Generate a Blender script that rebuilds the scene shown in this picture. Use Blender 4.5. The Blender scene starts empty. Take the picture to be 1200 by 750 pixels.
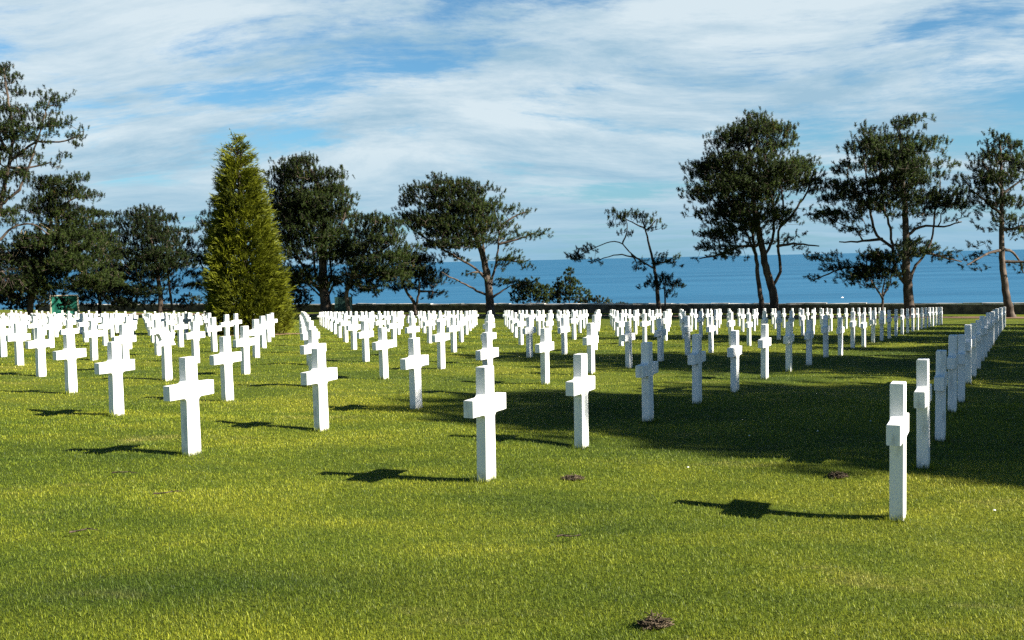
import bpy, math, random
import numpy as np

rng = np.random.default_rng(7)
random.seed(7)
SC = bpy.context.scene
COL = SC.collection

# ------------------------------------------------------------------ survey of the place
F, PIT, ROL = 1216.03, 0.0573852, 0.0218323
HC, SX, SY, Q2, Q3 = 1.7439, -0.0145262, -0.0177882, -0.000392559, 1.56416e-06
X0, Y0, TH, UA, VB = 2.79039, 7.49386, 0.457894, 3.39294, 2.18444
CT, ST = math.cos(TH), math.sin(TH)
VW, UW = (ST, CT), (-CT, ST)           # along a row of stones / from row to row
WALL_W = 97.8                          # the sea wall, measured along the rows


def poly(Y):
    return -HC + SY * Y + Q2 * Y * Y + Q3 * Y ** 3


def smooth(t):
    t = np.clip(t, 0, 1)
    return t * t * (3 - 2 * t)


def terrain(X, Y):
    X = np.asarray(X, float)
    Y = np.asarray(Y, float)
    Yp = np.clip(Y, -40, 80)
    z = np.where(Y < 80, poly(Yp), poly(80.0) - .026 * (Y - 80)) + SX * np.clip(X, -120, 120)
    w = ST * X + CT * Y
    k = smooth((w - 66) / 30)
    z = z * (1 - k) + (-5.5) * k
    z = z - np.where(w > 101, np.minimum((w - 101) ** 2 * .012, (w - 101) * .7), 0)
    near = smooth((60 - np.hypot(X, Y)) / 30)
    z = z + near * (.016 * np.sin(1.9 * X + .7 * Y + 1) + .016 * np.sin(-.8 * X + 2.3 * Y)
                    + .016 * np.sin(.5 * X + 1.13 * Y + 2) + .009 * np.sin(3.1 * X - 2.7 * Y))
    return np.maximum(z, -70)


def ray(px, py):
    u = (px - 600) / F
    w = -(py - 375) / F
    cr, sr, cp, sp = math.cos(ROL), math.sin(ROL), math.cos(PIT), math.sin(PIT)
    x = u * cr + w * sr
    y = -u * sr + w * cr
    return np.array([x, cp + y * sp, -sp + y * cp])


def on_ground(px, py):
    r = ray(px, py)
    ts = np.linspace(2, 140, 4000)
    below = r[2] * ts < terrain(r[0] * ts, r[1] * ts)
    t = ts[np.argmax(below)]
    p = r * t
    p[2] = float(terrain(p[0], p[1]))
    return p


def at_depth(px, py, Y):
    r = ray(px, py)
    return r * (Y / r[1])


# ------------------------------------------------------------------ small helpers
def link(o):
    COL.objects.link(o)
    return o


def tag(o, label=None, cat=None, group=None, kind=None):
    if label:
        o['label'] = label
    if cat:
        o['category'] = cat
    if group:
        o['group'] = group
    if kind:
        o['kind'] = kind
    return o


def empty(name, loc):
    o = bpy.data.objects.new(name, None)
    o.location = loc
    o.empty_display_size = .3
    return link(o)


def np_mesh(name, verts, faces_flat, loop_tot, mat, attr=None, smooth_shade=False):
    """verts (n,3); faces_flat flat index array; loop_tot verts per face."""
    me = bpy.data.meshes.new(name)
    verts = np.asarray(verts, np.float32)
    faces_flat = np.asarray(faces_flat, np.int32)
    loop_tot = np.asarray(loop_tot, np.int32)
    me.vertices.add(len(verts))
    me.vertices.foreach_set('co', verts.ravel())
    me.loops.add(len(faces_flat))
    me.loops.foreach_set('vertex_index', faces_flat)
    me.polygons.add(len(loop_tot))
    starts = np.concatenate([[0], np.cumsum(loop_tot)[:-1]]).astype(np.int32)
    me.polygons.foreach_set('loop_start', starts)
    me.polygons.foreach_set('loop_total', loop_tot)
    me.update(calc_edges=True)
    if smooth_shade:
        me.polygons.foreach_set('use_smooth', np.ones(len(loop_tot), bool))
    if attr is not None:
        a = me.attributes.new('rnd', 'FLOAT', 'POINT')
        a.data.foreach_set('value', np.asarray(attr, np.float32))
    me.materials.append(mat)
    return me


def obj(name, me, parent=None):
    o = bpy.data.objects.new(name, me)
    if parent:
        o.parent = parent
    return link(o)


class MB:
    """plain polygon collector"""

    def __init__(s):
        s.v, s.f = [], []

    def add(s, vs, fs):
        b = len(s.v)
        s.v += [tuple(map(float, p)) for p in vs]
        s.f += [tuple(i + b for i in f) for f in fs]

    def box(s, c, d, ux=(1, 0), jit=0):
        hx, hy, hz = d[0] / 2, d[1] / 2, d[2] / 2
        vs = []
        for sx in (-1, 1):
            for sy in (-1, 1):
                for sz in (-1, 1):
                    j = [random.uniform(-jit, jit) for _ in range(3)]
                    a, b = sx * hx + j[0], sy * hy + j[1]
                    vs.append((c[0] + a * ux[0] - b * ux[1], c[1] + a * ux[1] + b * ux[0], c[2] + sz * hz + j[2]))
        s.add(vs, [(0, 1, 3, 2), (4, 6, 7, 5), (0, 4, 5, 1), (2, 3, 7, 6), (0, 2, 6, 4), (1, 5, 7, 3)])

    def mesh(s, name, mat):
        me = bpy.data.meshes.new(name)
        me.from_pydata(s.v, [], s.f)
        me.update()
        me.materials.append(mat)
        return me


# ------------------------------------------------------------------ materials
def mat_new(name):
    m = bpy.data.materials.new(name)
    m.use_nodes = True
    nt = m.node_tree
    nt.nodes.clear()
    out = nt.nodes.new('ShaderNodeOutputMaterial')
    return m, nt, out


def nd(nt, t, **kw):
    n = nt.nodes.new(t)
    for k, v in kw.items():
        if k in n.inputs:
            n.inputs[k].default_value = v
        else:
            setattr(n, k, v)
    return n


def noise(nt, vec, scale, detail=4, rough=.55):
    n = nd(nt, 'ShaderNodeTexNoise', Scale=scale, Detail=detail, Roughness=rough)
    if vec is not None:
        nt.links.new(vec, n.inputs['Vector'])
    return n.outputs['Fac']


def ramp(nt, fac, stops):
    r = nt.nodes.new('ShaderNodeValToRGB')
    e = r.color_ramp.elements
    while len(e) < len(stops):
        e.new(.5)
    for el, (p, c) in zip(e, stops):
        el.position = p
        el.color = (*c, 1) if len(c) == 3 else c
    nt.links.new(fac, r.inputs['Fac'])
    return r.outputs['Color']


def mixc(nt, fac, a, b, mode='MIX'):
    m = nt.nodes.new('ShaderNodeMix')
    m.data_type = 'RGBA'
    m.blend_type = mode
    for s, v in ((m.inputs[0], fac), (m.inputs[6], a), (m.inputs[7], b)):
        if isinstance(v, (int, float)):
            s.default_value = v
        elif isinstance(v, tuple):
            s.default_value = (*v, 1) if len(v) == 3 else v
        else:
            nt.links.new(v, s)
    return m.outputs[2]


def math_(nt, op, a, b=None, clamp=False):
    m = nt.nodes.new('ShaderNodeMath')
    m.operation = op
    m.use_clamp = clamp
    for s, v in zip(m.inputs, (a, b)):
        if v is None:
            continue
        if isinstance(v, (int, float)):
            s.default_value = v
        else:
            nt.links.new(v, s)
    return m.outputs[0]


def mapped(nt, src, scale=(1, 1, 1), rot=(0, 0, 0)):
    m = nt.nodes.new('ShaderNodeMapping')
    m.inputs['Scale'].default_value = scale
    m.inputs['Rotation'].default_value = rot
    nt.links.new(src, m.inputs['Vector'])
    return m.outputs[0]


def pos(nt):
    return nt.nodes.new('ShaderNodeNewGeometry').outputs['Position']


def leafy(name, dark, light, trans=.25, patch=.35, rough=.6, brown=None, spec=.2, soft=False):
    """needles / leaves: each clump its own tone, mixed with slow noise through the crown"""
    m, nt, out = mat_new(name)
    a = nt.nodes.new('ShaderNodeAttribute')
    a.attribute_name = 'rnd'
    n = noise(nt, pos(nt), patch, 3)
    f = math_(nt, 'ADD', math_(nt, 'MULTIPLY', a.outputs['Fac'], .65), math_(nt, 'MULTIPLY', n, .55), True)
    stops = [(.15, dark), (.85, light)]
    if brown:
        stops += [(.97, brown)]
    c = ramp(nt, f, stops)
    p = nd(nt, 'ShaderNodeBsdfPrincipled', Roughness=rough)
    if soft:      # needles share the rounded normal of their puff
        an = nt.nodes.new('ShaderNodeAttribute')
        an.attribute_name = 'puff'
        nt.links.new(an.outputs['Vector'], p.inputs['Normal'])
    p.inputs['Specular IOR Level'].default_value = spec
    nt.links.new(c, p.inputs['Base Color'])
    t = nt.nodes.new('ShaderNodeBsdfTranslucent')
    nt.links.new(c, t.inputs['Color'])
    mx = nd(nt, 'ShaderNodeMixShader')
    mx.inputs[0].default_value = trans
    nt.links.new(p.outputs[0], mx.inputs[1])
    nt.links.new(t.outputs[0], mx.inputs[2])
    nt.links.new(mx.outputs[0], out.inputs[0])
    return m


def rough_mat(name, stops, scale, detail=5, rough=.8, bump=.3, bscale=None, stretch=(1, 1, 1), spec=.3):
    m, nt, out = mat_new(name)
    tc = nt.nodes.new('ShaderNodeTexCoord').outputs['Object']
    v = mapped(nt, tc, stretch)
    c = ramp(nt, noise(nt, v, scale, detail), stops)
    p = nd(nt, 'ShaderNodeBsdfPrincipled', Roughness=rough)
    p.inputs['Specular IOR Level'].default_value = spec
    nt.links.new(c, p.inputs['Base Color'])
    if bump:
        b = nd(nt, 'ShaderNodeBump', Strength=bump, Distance=.03)
        nt.links.new(noise(nt, v, bscale or scale * 3, 4), b.inputs['Height'])
        nt.links.new(b.outputs[0], p.inputs['Normal'])
    nt.links.new(p.outputs[0], out.inputs[0])
    return m


def marble_mat():
    m, nt, out = mat_new('white_marble')
    oi = nt.nodes.new('ShaderNodeObjectInfo')
    tc = nt.nodes.new('ShaderNodeTexCoord').outputs['Object']
    add = nt.nodes.new('ShaderNodeVectorMath')
    add.operation = 'ADD'
    nt.links.new(tc, add.inputs[0])
    sc = nt.nodes.new('ShaderNodeVectorMath')
    sc.operation = 'SCALE'
    nt.links.new(oi.outputs['Location'], sc.inputs[0])
    sc.inputs['Scale'].default_value = 3.7
    nt.links.new(sc.outputs[0], add.inputs[1])
    v = add.outputs[0]
    # soft grey weathering running down the stone
    n1 = noise(nt, mapped(nt, v, (5, 5, 1.6)), 1.6, 6, .65)
    c = ramp(nt, n1, [(.33, (.50, .51, .50)), (.44, (.75, .76, .75)), (.60, (.78, .78, .77))])
    # lichen and soil just above the turf
    z = nt.nodes.new('ShaderNodeSeparateXYZ')
    nt.links.new(tc, z.inputs[0])
    n2 = noise(nt, mapped(nt, v, (9, 9, 7)), 1.5, 5, .6)
    low = math_(nt, 'SUBTRACT', 1, math_(nt, 'MULTIPLY', z.outputs[2], 9), True)
    st = math_(nt, 'MULTIPLY', low, math_(nt, 'MULTIPLY', math_(nt, 'SUBTRACT', n2, .38), 4, True), True)
    c = mixc(nt, st, c, (.30, .29, .20))
    p = nd(nt, 'ShaderNodeBsdfPrincipled', Roughness=.55)
    p.inputs['Specular IOR Level'].default_value = .35
    nt.links.new(c, p.inputs['Base Color'])
    b = nd(nt, 'ShaderNodeBump', Strength=.05, Distance=.006)
    nt.links.new(noise(nt, v, 60, 4), b.inputs['Height'])
    nt.links.new(b.outputs[0], p.inputs['Normal'])
    nt.links.new(p.outputs[0], out.inputs[0])
    return m


def lawn_colour(nt, P):
    """slow drift of tone over the turf: mown streaks, dry yellow and lush dark patches, plus one painted band of shade"""
    big = noise(nt, mapped(nt, P, (.55, 1.0, 1), (0, 0, .42)), .42, 4, .55)
    mid = noise(nt, mapped(nt, P, (.5, 1.3, 1), (0, 0, .42)), 1.5, 4, .6)
    f = math_(nt, 'ADD', math_(nt, 'MULTIPLY', big, .6), math_(nt, 'MULTIPLY', mid, .4))
    c = ramp(nt, f, [(.36, GR[0]), (.47, GR[1]), (.56, GR[2]), (.66, GR[3])])
    dry = noise(nt, mapped(nt, P, (.6, 1.7, 1), (0, 0, .3)), .9, 5, .65)
    d = math_(nt, 'MULTIPLY', math_(nt, 'SUBTRACT', dry, .60), 6, True)
    c = mixc(nt, math_(nt, 'MULTIPLY', d, .6), c, GR[4])
    # soft shade painted into the turf colour at the near left
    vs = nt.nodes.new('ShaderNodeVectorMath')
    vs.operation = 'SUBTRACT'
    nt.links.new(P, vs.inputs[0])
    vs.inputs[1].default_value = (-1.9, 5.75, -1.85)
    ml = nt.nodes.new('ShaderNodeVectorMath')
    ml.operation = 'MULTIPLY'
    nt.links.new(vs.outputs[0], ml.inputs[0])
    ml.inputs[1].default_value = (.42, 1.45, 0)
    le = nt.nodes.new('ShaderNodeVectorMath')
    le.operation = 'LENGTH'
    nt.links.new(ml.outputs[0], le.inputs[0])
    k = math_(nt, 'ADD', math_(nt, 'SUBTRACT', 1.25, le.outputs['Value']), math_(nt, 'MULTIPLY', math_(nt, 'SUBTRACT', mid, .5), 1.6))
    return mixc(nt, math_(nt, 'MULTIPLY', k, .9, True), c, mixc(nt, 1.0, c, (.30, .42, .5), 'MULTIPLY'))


GR = [(0.05842, 0.09394, 0.007273), (0.1168, 0.154, 0.009091), (0.1859, 0.2114, 0.01273), (0.2433, 0.249, 0.02), (0.301, 0.249, 0.07727)]


def lawn_mat():
    m, nt, out = mat_new('turf')
    P = pos(nt)
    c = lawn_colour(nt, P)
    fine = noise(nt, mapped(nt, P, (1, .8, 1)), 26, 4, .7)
    c = mixc(nt, math_(nt, 'MULTIPLY', math_(nt, 'SUBTRACT', fine, .35), 2.2, True), mixc(nt, .75, c, (.02, .032, .006)), mixc(nt, .25, c, (.02, .032, .006)))  # dark mix puts the shade between blades into the turf colour
    p = nd(nt, 'ShaderNodeBsdfPrincipled', Roughness=.9)
    p.inputs['Specular IOR Level'].default_value = .1
    nt.links.new(c, p.inputs['Base Color'])
    b = nd(nt, 'ShaderNodeBump', Strength=.9, Distance=.05)
    nt.links.new(noise(nt, P, 18, 5, .7), b.inputs['Height'])
    nt.links.new(b.outputs[0], p.inputs['Normal'])
    nt.links.new(p.outputs[0], out.inputs[0])
    return m


def grass_mat():
    m, nt, out = mat_new('grass_blades')
    P = pos(nt)
    a = nt.nodes.new('ShaderNodeAttribute')
    a.attribute_name = 'rnd'
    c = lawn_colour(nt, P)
    var = ramp(nt, a.outputs['Fac'], [(0, (.22, .34, .3)), (.45, (.85, .9, .9)), (.82, (1.6, 1.45, 1.6)), (1, (2.3, 2.1, 3.6))])
    c = mixc(nt, 1.0, c, var, 'MULTIPLY')
    p = nd(nt, 'ShaderNodeBsdfPrincipled', Roughness=.5)
    p.inputs['Specular IOR Level'].default_value = .2
    nt.links.new(c, p.inputs['Base Color'])
    t = nt.nodes.new('ShaderNodeBsdfTranslucent')
    nt.links.new(c, t.inputs['Color'])
    mx = nd(nt, 'ShaderNodeMixShader')
    mx.inputs[0].default_value = .25
    nt.links.new(p.outputs[0], mx.inputs[1])
    nt.links.new(t.outputs[0], mx.inputs[2])
    nt.links.new(mx.outputs[0], out.inputs[0])
    return m


def sea_mat():
    m, nt, out = mat_new('sea_water')
    P = pos(nt)
    # wind lanes and current streaks on the water, calmer and greener inshore
    s1 = noise(nt, mapped(nt, P, (.0006, .004, 1), (0, 0, .1)), 1.0, 6, .6)
    s2 = noise(nt, mapped(nt, P, (.006, .035, 1), (0, 0, .1)), 1.0, 5, .65)
    f = math_(nt, 'ADD', math_(nt, 'MULTIPLY', s1, .55), math_(nt, 'MULTIPLY', s2, .45))
    c = ramp(nt, f, [(.38, SEA[0]), (.5, SEA[1]), (.62, SEA[2])])
    ln = nt.nodes.new('ShaderNodeVectorMath')
    ln.operation = 'LENGTH'
    nt.links.new(P, ln.inputs[0])
    sh = math_(nt, 'SUBTRACT', 1, math_(nt, 'DIVIDE', ln.outputs['Value'], 2600), True)
    c = mixc(nt, math_(nt, 'MULTIPLY', sh, .6), c, SEA[3])
    p = nd(nt, 'ShaderNodeBsdfPrincipled', Roughness=.6)
    p.inputs['Specular IOR Level'].default_value = .12
    nt.links.new(c, p.inputs['Base Color'])
    b = nd(nt, 'ShaderNodeBump', Strength=.25, Distance=.6)
    nt.links.new(noise(nt, mapped(nt, P, (.05, .16, 1)), 1, 5, .65), b.inputs['Height'])
    nt.links.new(b.outputs[0], p.inputs['Normal'])
    nt.links.new(p.outputs[0], out.inputs[0])
    return m


SEA = [(0.01231, 0.06894, 0.14), (0.01894, 0.09061, 0.175), (0.02935, 0.1162, 0.21), (0.02651, 0.1133, 0.2068)]

M_MARBLE = marble_mat()
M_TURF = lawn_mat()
M_GRASS = grass_mat()
M_SEA = sea_mat()
M_PINE = leafy('pine_needles', (.006, .016, .005), (.050, .076, .013), .10, .30, brown=(.11, .055, .016), spec=.1, soft=True)
M_PINE_DARK = leafy('dark_pine_needles', (.006, .015, .006), (.032, .050, .011), .08, .30, spec=.1, soft=True)
M_GOLD = leafy('golden_cypress_sprays', (.010, .022, .003), (.132, .146, .006), .15, .6)
M_SHRUB = leafy('shrub_leaves', (.012, .022, .006), (.055, .068, .013), .2, .6, soft=True)
M_BARK = rough_mat('pine_bark', [(.3, (.022, .017, .014)), (.5, (.055, .041, .032)), (.68, (.115, .088, .07))], 2.2, 6, .9, .9, 7, (1, 1, .4))
M_BARK_DARK = rough_mat('dark_pine_bark', [(.3, (.02, .015, .012)), (.55, (.05, .036, .027)), (.7, (.10, .073, .054))], 2.2, 6, .9, .9, 7, (1, 1, .4))
M_DEAD = rough_mat('dead_wood', [(.3, (.15, .115, .065)), (.65, (.30, .235, .13))], 3, 4, .85, .3)
M_WALL = rough_mat('sea_wall_stone', [(.35, (.035, .032, .028)), (.5, (.075, .066, .055)), (.65, (.12, .105, .085))], 1.6, 6, .9, .6, 6)
M_COPE = rough_mat('coping_stone', [(.35, (.24, .22, .20)), (.6, (.46, .44, .41))], 1.4, 5, .85, .4, 8)
M_PATH = rough_mat('red_gravel', [(.3, (.09, .05, .033)), (.6, (.17, .095, .063))], 9, 6, .95, .5)
M_MULCH = rough_mat('bark_mulch', [(.3, (.10, .055, .035)), (.65, (.28, .17, .11))], 14, 6, .95, .8)
M_DRY = rough_mat('dry_thatch', [(.3, (.025, .018, .011)), (.6, (.085, .062, .038)), (.8, (.17, .13, .08))], 18, 4, .9, .3)
M_TWIG = rough_mat('twig_bark', [(.3, (.035, .025, .02)), (.65, (.10, .07, .05))], 20, 4, .9, .3)
M_PEBBLE = rough_mat('white_pebble', [(.3, (.5, .5, .48)), (.65, (.72, .72, .7))], 30, 4, .7, .2)
M_FRAME = rough_mat('pale_timber_frame', [(.3, (.34, .29, .22)), (.65, (.52, .47, .38))], 4, 4, .7, .2)
M_NET = rough_mat('green_screen_net', [(.3, (.010, .10, .075)), (.65, (.018, .17, .12))], 6, 5, .75, .2)
M_NETDARK = rough_mat('dark_green_slats', [(.3, (.010, .035, .03)), (.65, (.02, .06, .05))], 6, 5, .75, .2)
M_HULL = rough_mat('white_hull_paint', [(.3, (.72, .73, .74)), (.7, (.8, .8, .8))], 3, 3, .4, 0)
M_CABIN = rough_mat('boat_window', [(.3, (.05, .06, .07)), (.7, (.08, .09, .1))], 3, 3, .3, 0)

# ------------------------------------------------------------------ ground, path, sea
def axis(parts):
    a = []
    for lo, hi, st in parts:
        a += list(np.arange(lo, hi, st))
    return np.array(a + [parts[-1][1]])


xs = axis([(-400, -120, 20), (-120, -30, 2), (-30, -12, .6), (-12, 12, .25), (12, 30, .6), (30, 120, 2), (120, 400, 20)])
ys = axis([(-200, -20, 12), (-20, 3, 1), (3, 26, .25), (26, 60, .8), (60, 170, 1.5), (170, 330, 8)])
gx, gy = np.meshgrid(xs, ys)
gz = terrain(gx, gy)
nx, ny = len(xs), len(ys)
idx = np.arange(nx * ny).reshape(ny, nx)
fq = np.stack([idx[:-1, :-1], idx[:-1, 1:], idx[1:, 1:], idx[1:, :-1]], -1).reshape(-1, 4)
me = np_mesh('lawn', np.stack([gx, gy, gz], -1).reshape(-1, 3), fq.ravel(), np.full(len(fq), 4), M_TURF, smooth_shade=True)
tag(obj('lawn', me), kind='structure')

mb = MB()
S = 250000
mb.add([(-S, -S, -60), (S, -S, -60), (S, S, -60), (-S, S, -60)], [(0, 1, 2, 3)])
tag(obj('sea', mb.mesh('sea', M_SEA)), kind='structure')


def wu(w, u):
    """a point from its distance along the rows (w) and across them (u)"""
    return (ST * w - CT * u, CT * w + ST * u)


def strip(name, w0, w1, mat, lift, u0=-75, u1=120):
    n, k = 200, 5
    vs, fs = [], []
    for a in range(n + 1):
        u = u0 + (u1 - u0) * a / n
        for b in range(k + 1):
            w = w0 + (w1 - w0) * b / k
            if b in (0, k):
                w += .12 * math.sin(u * 1.3 + b) + random.uniform(-.06, .06)
            x, y = wu(w, u)
            vs.append((x, y, float(terrain(x, y)) + lift))
    for a in range(n):
        for b in range(k):
            i = a * (k + 1) + b
            fs.append((i, i + 1, i + k + 2, i + k + 1))
    m_ = MB()
    m_.add(vs, fs)
    return tag(obj(name, m_.mesh(name, mat)), kind='structure')


strip('path', 91.6, 94.0, M_PATH, .03)

# low wall along the cliff edge
wall = empty('low_stone_wall', (*wu(WALL_W, 0), float(terrain(*wu(WALL_W, 0)))))
tag(wall, 'low dark stone wall with pale coping between lawn and sea', 'wall')
o0 = np.array(wall.location)
mb = MB()
mc = MB()
u = -75.0
while u < 120:
    L = random.uniform(1.4, 2.4)
    x, y = wu(WALL_W, u + L / 2)
    z = float(terrain(x, y))
    mb.box((x - o0[0], y - o0[1], z + .36 - o0[2]), (L - .01, .45, .92), UW)
    h = random.uniform(.10, .19)
    mc.box((x - o0[0], y - o0[1], z + .823 + h / 2 - o0[2]), (L - .03, .56, h), UW, .02)
    u += L
obj('wall_body', mb.mesh('wall_body', M_WALL), wall)
obj('coping', mc.mesh('coping', M_COPE), wall)

# ------------------------------------------------------------------ headstones
def outline_mesh(name, pts, depth, bev=.006):
    """a slab cut to an outline (x,z), with a small arris bevel"""
    n = len(pts)
    P = np.array(pts)
    # inset normals
    nrm = []
    for i in range(n):
        a, b, c = P[i - 1], P[i], P[(i + 1) % n]
        t1, t2 = b - a, c - b
        n1 = np.array([t1[1], -t1[0]]) / np.hypot(*t1)
        n2 = np.array([t2[1], -t2[0]]) / np.hypot(*t2)
        m_ = n1 + n2
        m_ = m_ / max(1e-6, m_ @ m_) * 2
        nrm.append(m_)
    inn = P - np.array(nrm) * bev
    d = depth / 2
    vs = [(p[0], -d, p[1]) for p in inn] + [(p[0], -d + bev, p[1]) for p in P] + [(p[0], d - bev, p[1]) for p in P] + [(p[0], d, p[1]) for p in inn]
    fs = [tuple(range(n)), tuple(range(4 * n - 1, 3 * n - 1, -1))]
    for k in range(3):
        for i in range(n):
            j = (i + 1) % n
            fs.append((k * n + i, (k + 1) * n + i, (k + 1) * n + j, k * n + j))
    m_ = MB()
    m_.add(vs, fs)
    me_ = m_.mesh(name, M_MARBLE)
    import bmesh
    bm = bmesh.new()
    bm.from_mesh(me_)
    bmesh.ops.recalc_face_normals(bm, faces=bm.faces)
    bm.to_mesh(me_)
    bm.free()
    return me_


def fillet(cx, cz, r, a0, a1, k=5):
    return [(cx + r * math.cos(a0 + (a1 - a0) * i / k), cz + r * math.sin(a0 + (a1 - a0) * i / k)) for i in range(k + 1)]


def cross_outline():
    wb, wm, wt = .092, .083, .080            # half widths: foot, under the arms, head
    al, z0, z1, top, r = .305, .588, .738, 1.0, .040
    PI = math.pi
    p = [(-wb, -.12), (wb, -.12)]
    p += fillet(wm + r, z0 - r, r, PI, PI / 2)
    p += [(al, z0 + .002), (al, z1 - .002)]
    p += fillet(wt + r, z1 + r, r, 3 * PI / 2, PI)
    p += [(wt, top), (-wt, top)]
    p += fillet(-wt - r, z1 + r, r, 0, -PI / 2)
    p += [(-al, z1 - .002), (-al, z0 + .002)]
    p += fillet(-wm - r, z0 - r, r, PI / 2, 0)
    return p


def star_outline():
    wb, wm, zc, R = .092, .083, .775, .235
    r = R / math.sqrt(3)
    p = [(-wb, -.12), (wb, -.12)]
    pts = []
    for k in range(12):
        a = -math.pi / 2 + math.pi / 6 + k * math.pi / 6 - math.pi / 6
        rad = R if k % 2 == 0 else r
        pts.append((rad * math.cos(a), zc + rad * math.sin(a)))
    # drop the lowest point: the post runs up into it
    pts = pts[1:]
    zj = pts[0][1] - .02
    p += [(wm, zj)] + pts + [(-wm, zj)]
    return p


me_cross = outline_mesh('cross_headstone', cross_outline(), .100)
me_star = outline_mesh('star_headstone', star_outline(), .100)
ROTZ = math.atan2(CT, ST)

conifer_at = on_ground(293, 392.5)
J_END = {0: 23, 1: 26}
stones = []
for i in range(0, 42):
    for j in range(-45, 29):
        if j > J_END.get(i, 27):
            continue
        if j < 0 and i < 3:
            continue
        X = X0 + UW[0] * UA * i + VW[0] * VB * j
        Y = Y0 + UW[1] * UA * i + VW[1] * VB * j
        if Y < 7 or X < -120:
            continue
        px = 600 + F * (X / Y) * 1.0
        if px < -60 or px > 1260:
            continue
        if j < 0 and Y < 20:
            continue
        if math.hypot(X - conifer_at[0], Y - conifer_at[1]) < 2.0:
            continue
        stones.append((i, j, X, Y))
STARS = {(4, 3)}


def nearest_stone(px, ytop):
    best, bd = None, 1e9
    for (i, j, X, Y) in stones:
        Z = float(terrain(X, Y)) + 1
        cp, sp = math.cos(PIT), math.sin(PIT)
        d = Y * cp - Z * sp
        v = Y * sp + Z * cp
        x, y = X / d, v / d
        qx = 600 + F * (x * math.cos(ROL) - y * math.sin(ROL))
        qy = 375 - F * (x * math.sin(ROL) + y * math.cos(ROL))
        e = abs(qx - px) + 2 * abs(qy - ytop)
        if e < bd:
            best, bd = (i, j), e
    return best


for q in ((665, 363), (833, 363.5), (226, 367), (957, 365)):
    STARS.add(nearest_stone(*q))

ORD = ['zeroth', 'first', 'second', 'third', 'fourth', 'fifth', 'sixth', 'seventh', 'eighth', 'ninth', 'tenth', 'eleventh', 'twelfth',
       'thirteenth', 'fourteenth', 'fifteenth', 'sixteenth', 'seventeenth', 'eighteenth', 'nineteenth', 'twentieth']
TENS = {2: 'twenty', 3: 'thirty', 4: 'forty', 5: 'fifty'}


def ordinal(n):
    if n <= 20:
        return ORD[n]
    t, o_ = divmod(n, 10)
    if o_ == 0:
        return {3: 'thirtieth', 4: 'fortieth', 5: 'fiftieth'}[t]
    return TENS[t] + '-' + ORD[o_]


SPECIAL = {
    (0, 0): 'nearest cross at right, one arm end towards the viewer, front edge sunlit',
    (0, 1): 'shaded blue-grey cross just behind the nearest right-hand cross, shaft stained',
    (0, 2): 'shaded cross in the right-hand row, third stone back from the sunlit one at its head',
    (1, 0): 'nearest white cross in the middle, sunlit, in front of the big tree shadow',
    (1, 1): 'sunlit white cross whose foot stands on the near edge of the big tree shadow',
    (1, 2): 'blue-grey cross wholly in the big tree shadow, left of two shaded neighbours',
    (2, 0): 'nearest white cross on the left, sunlit, standing ahead of the left-hand rows',
    (2, 1): 'sunlit white cross hiding a column of stones behind it, left of the middle',
    (2, 2): 'white cross whose foot stands in the left tip of the big tree shadow',
    (3, 1): 'large sunlit white cross near the left edge, second largest of the left-hand stones',
    (3, 2): 'sunlit white cross standing between the nearest left cross and the golden conifer',
}
stones.sort(key=lambda s: s[3] ** 2 + s[2] ** 2)
inframe = [s for s in stones if -12 < 600 + F * s[2] / s[3] < 1212]
outframe = [s for s in stones if not (-12 < 600 + F * s[2] / s[3] < 1212)]
first_j = {}
for s in inframe:
    first_j[s[0]] = min(first_j.get(s[0], 99), s[1])
GROUP_C = 'white marble crosses set in rows on the lawn'
proto = {}
placed = []


def place_stone(i, j, X, Y, label):
    star = (i, j) in STARS
    kind = 'star_headstone' if star else 'cross_headstone'
    if kind not in proto:
        o = obj(kind, me_star if star else me_cross)
        proto[kind] = o
    else:
        o = proto[kind].copy()
        COL.objects.link(o)
    o.location = (X, Y, float(terrain(X, Y)))
    o.rotation_euler = (random.gauss(0, .006), random.gauss(0, .006), ROTZ + random.gauss(0, .012))
    tag(o, label, 'headstone', 'white marble star headstones among the crosses' if star else GROUP_C)
    return o


N_IND = 300
for s in inframe[:N_IND]:
    i, j, X, Y = s
    n = j - first_j[i] + 1
    what = 'star topped white headstone' if (i, j) in STARS else 'white marble cross'
    if (i, j) == (4, 3):
        lab = 'white marble headstone topped with a six pointed star, left of the golden conifer'
    elif (i, j) in SPECIAL:
        lab = SPECIAL[(i, j)]
    elif i == 0:
        lab = f'{what}, {ordinal(n)} stone from the front of the row along the right edge'
    else:
        lab = f'{what}, {ordinal(n)} from the near end of the {ordinal(i + 1)} row from right'
    place_stone(i, j, X, Y, lab)

# the far ones beyond count, one mass
rest = inframe[N_IND:]
cv = np.array([v.co[:] for v in me_cross.vertices])
cf = [list(p.vertices) for p in me_cross.polygons]
V, FF, LT = [], [], []
base = 0
flat = np.concatenate([np.array(f) for f in cf])
lt = np.array([len(f) for f in cf])
for (i, j, X, Y) in rest:
    a = ROTZ + random.gauss(0, .012)
    c_, s_ = math.cos(a), math.sin(a)
    R = np.array([[c_, -s_, 0], [s_, c_, 0], [0, 0, 1]])
    V.append(cv @ R.T + np.array([X, Y, float(terrain(X, Y))]))
    FF.append(flat + base)
    LT.append(lt)
    base += len(cv)
if V:
    o = obj('distant_crosses', np_mesh('distant_crosses', np.concatenate(V), np.concatenate(FF), np.concatenate(LT), M_MARBLE))
    tag(o, 'farthest white crosses crowded together in front of the trees and wall', 'headstones', kind='stuff')
print('stones', len(inframe), 'rest', len(rest))

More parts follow.
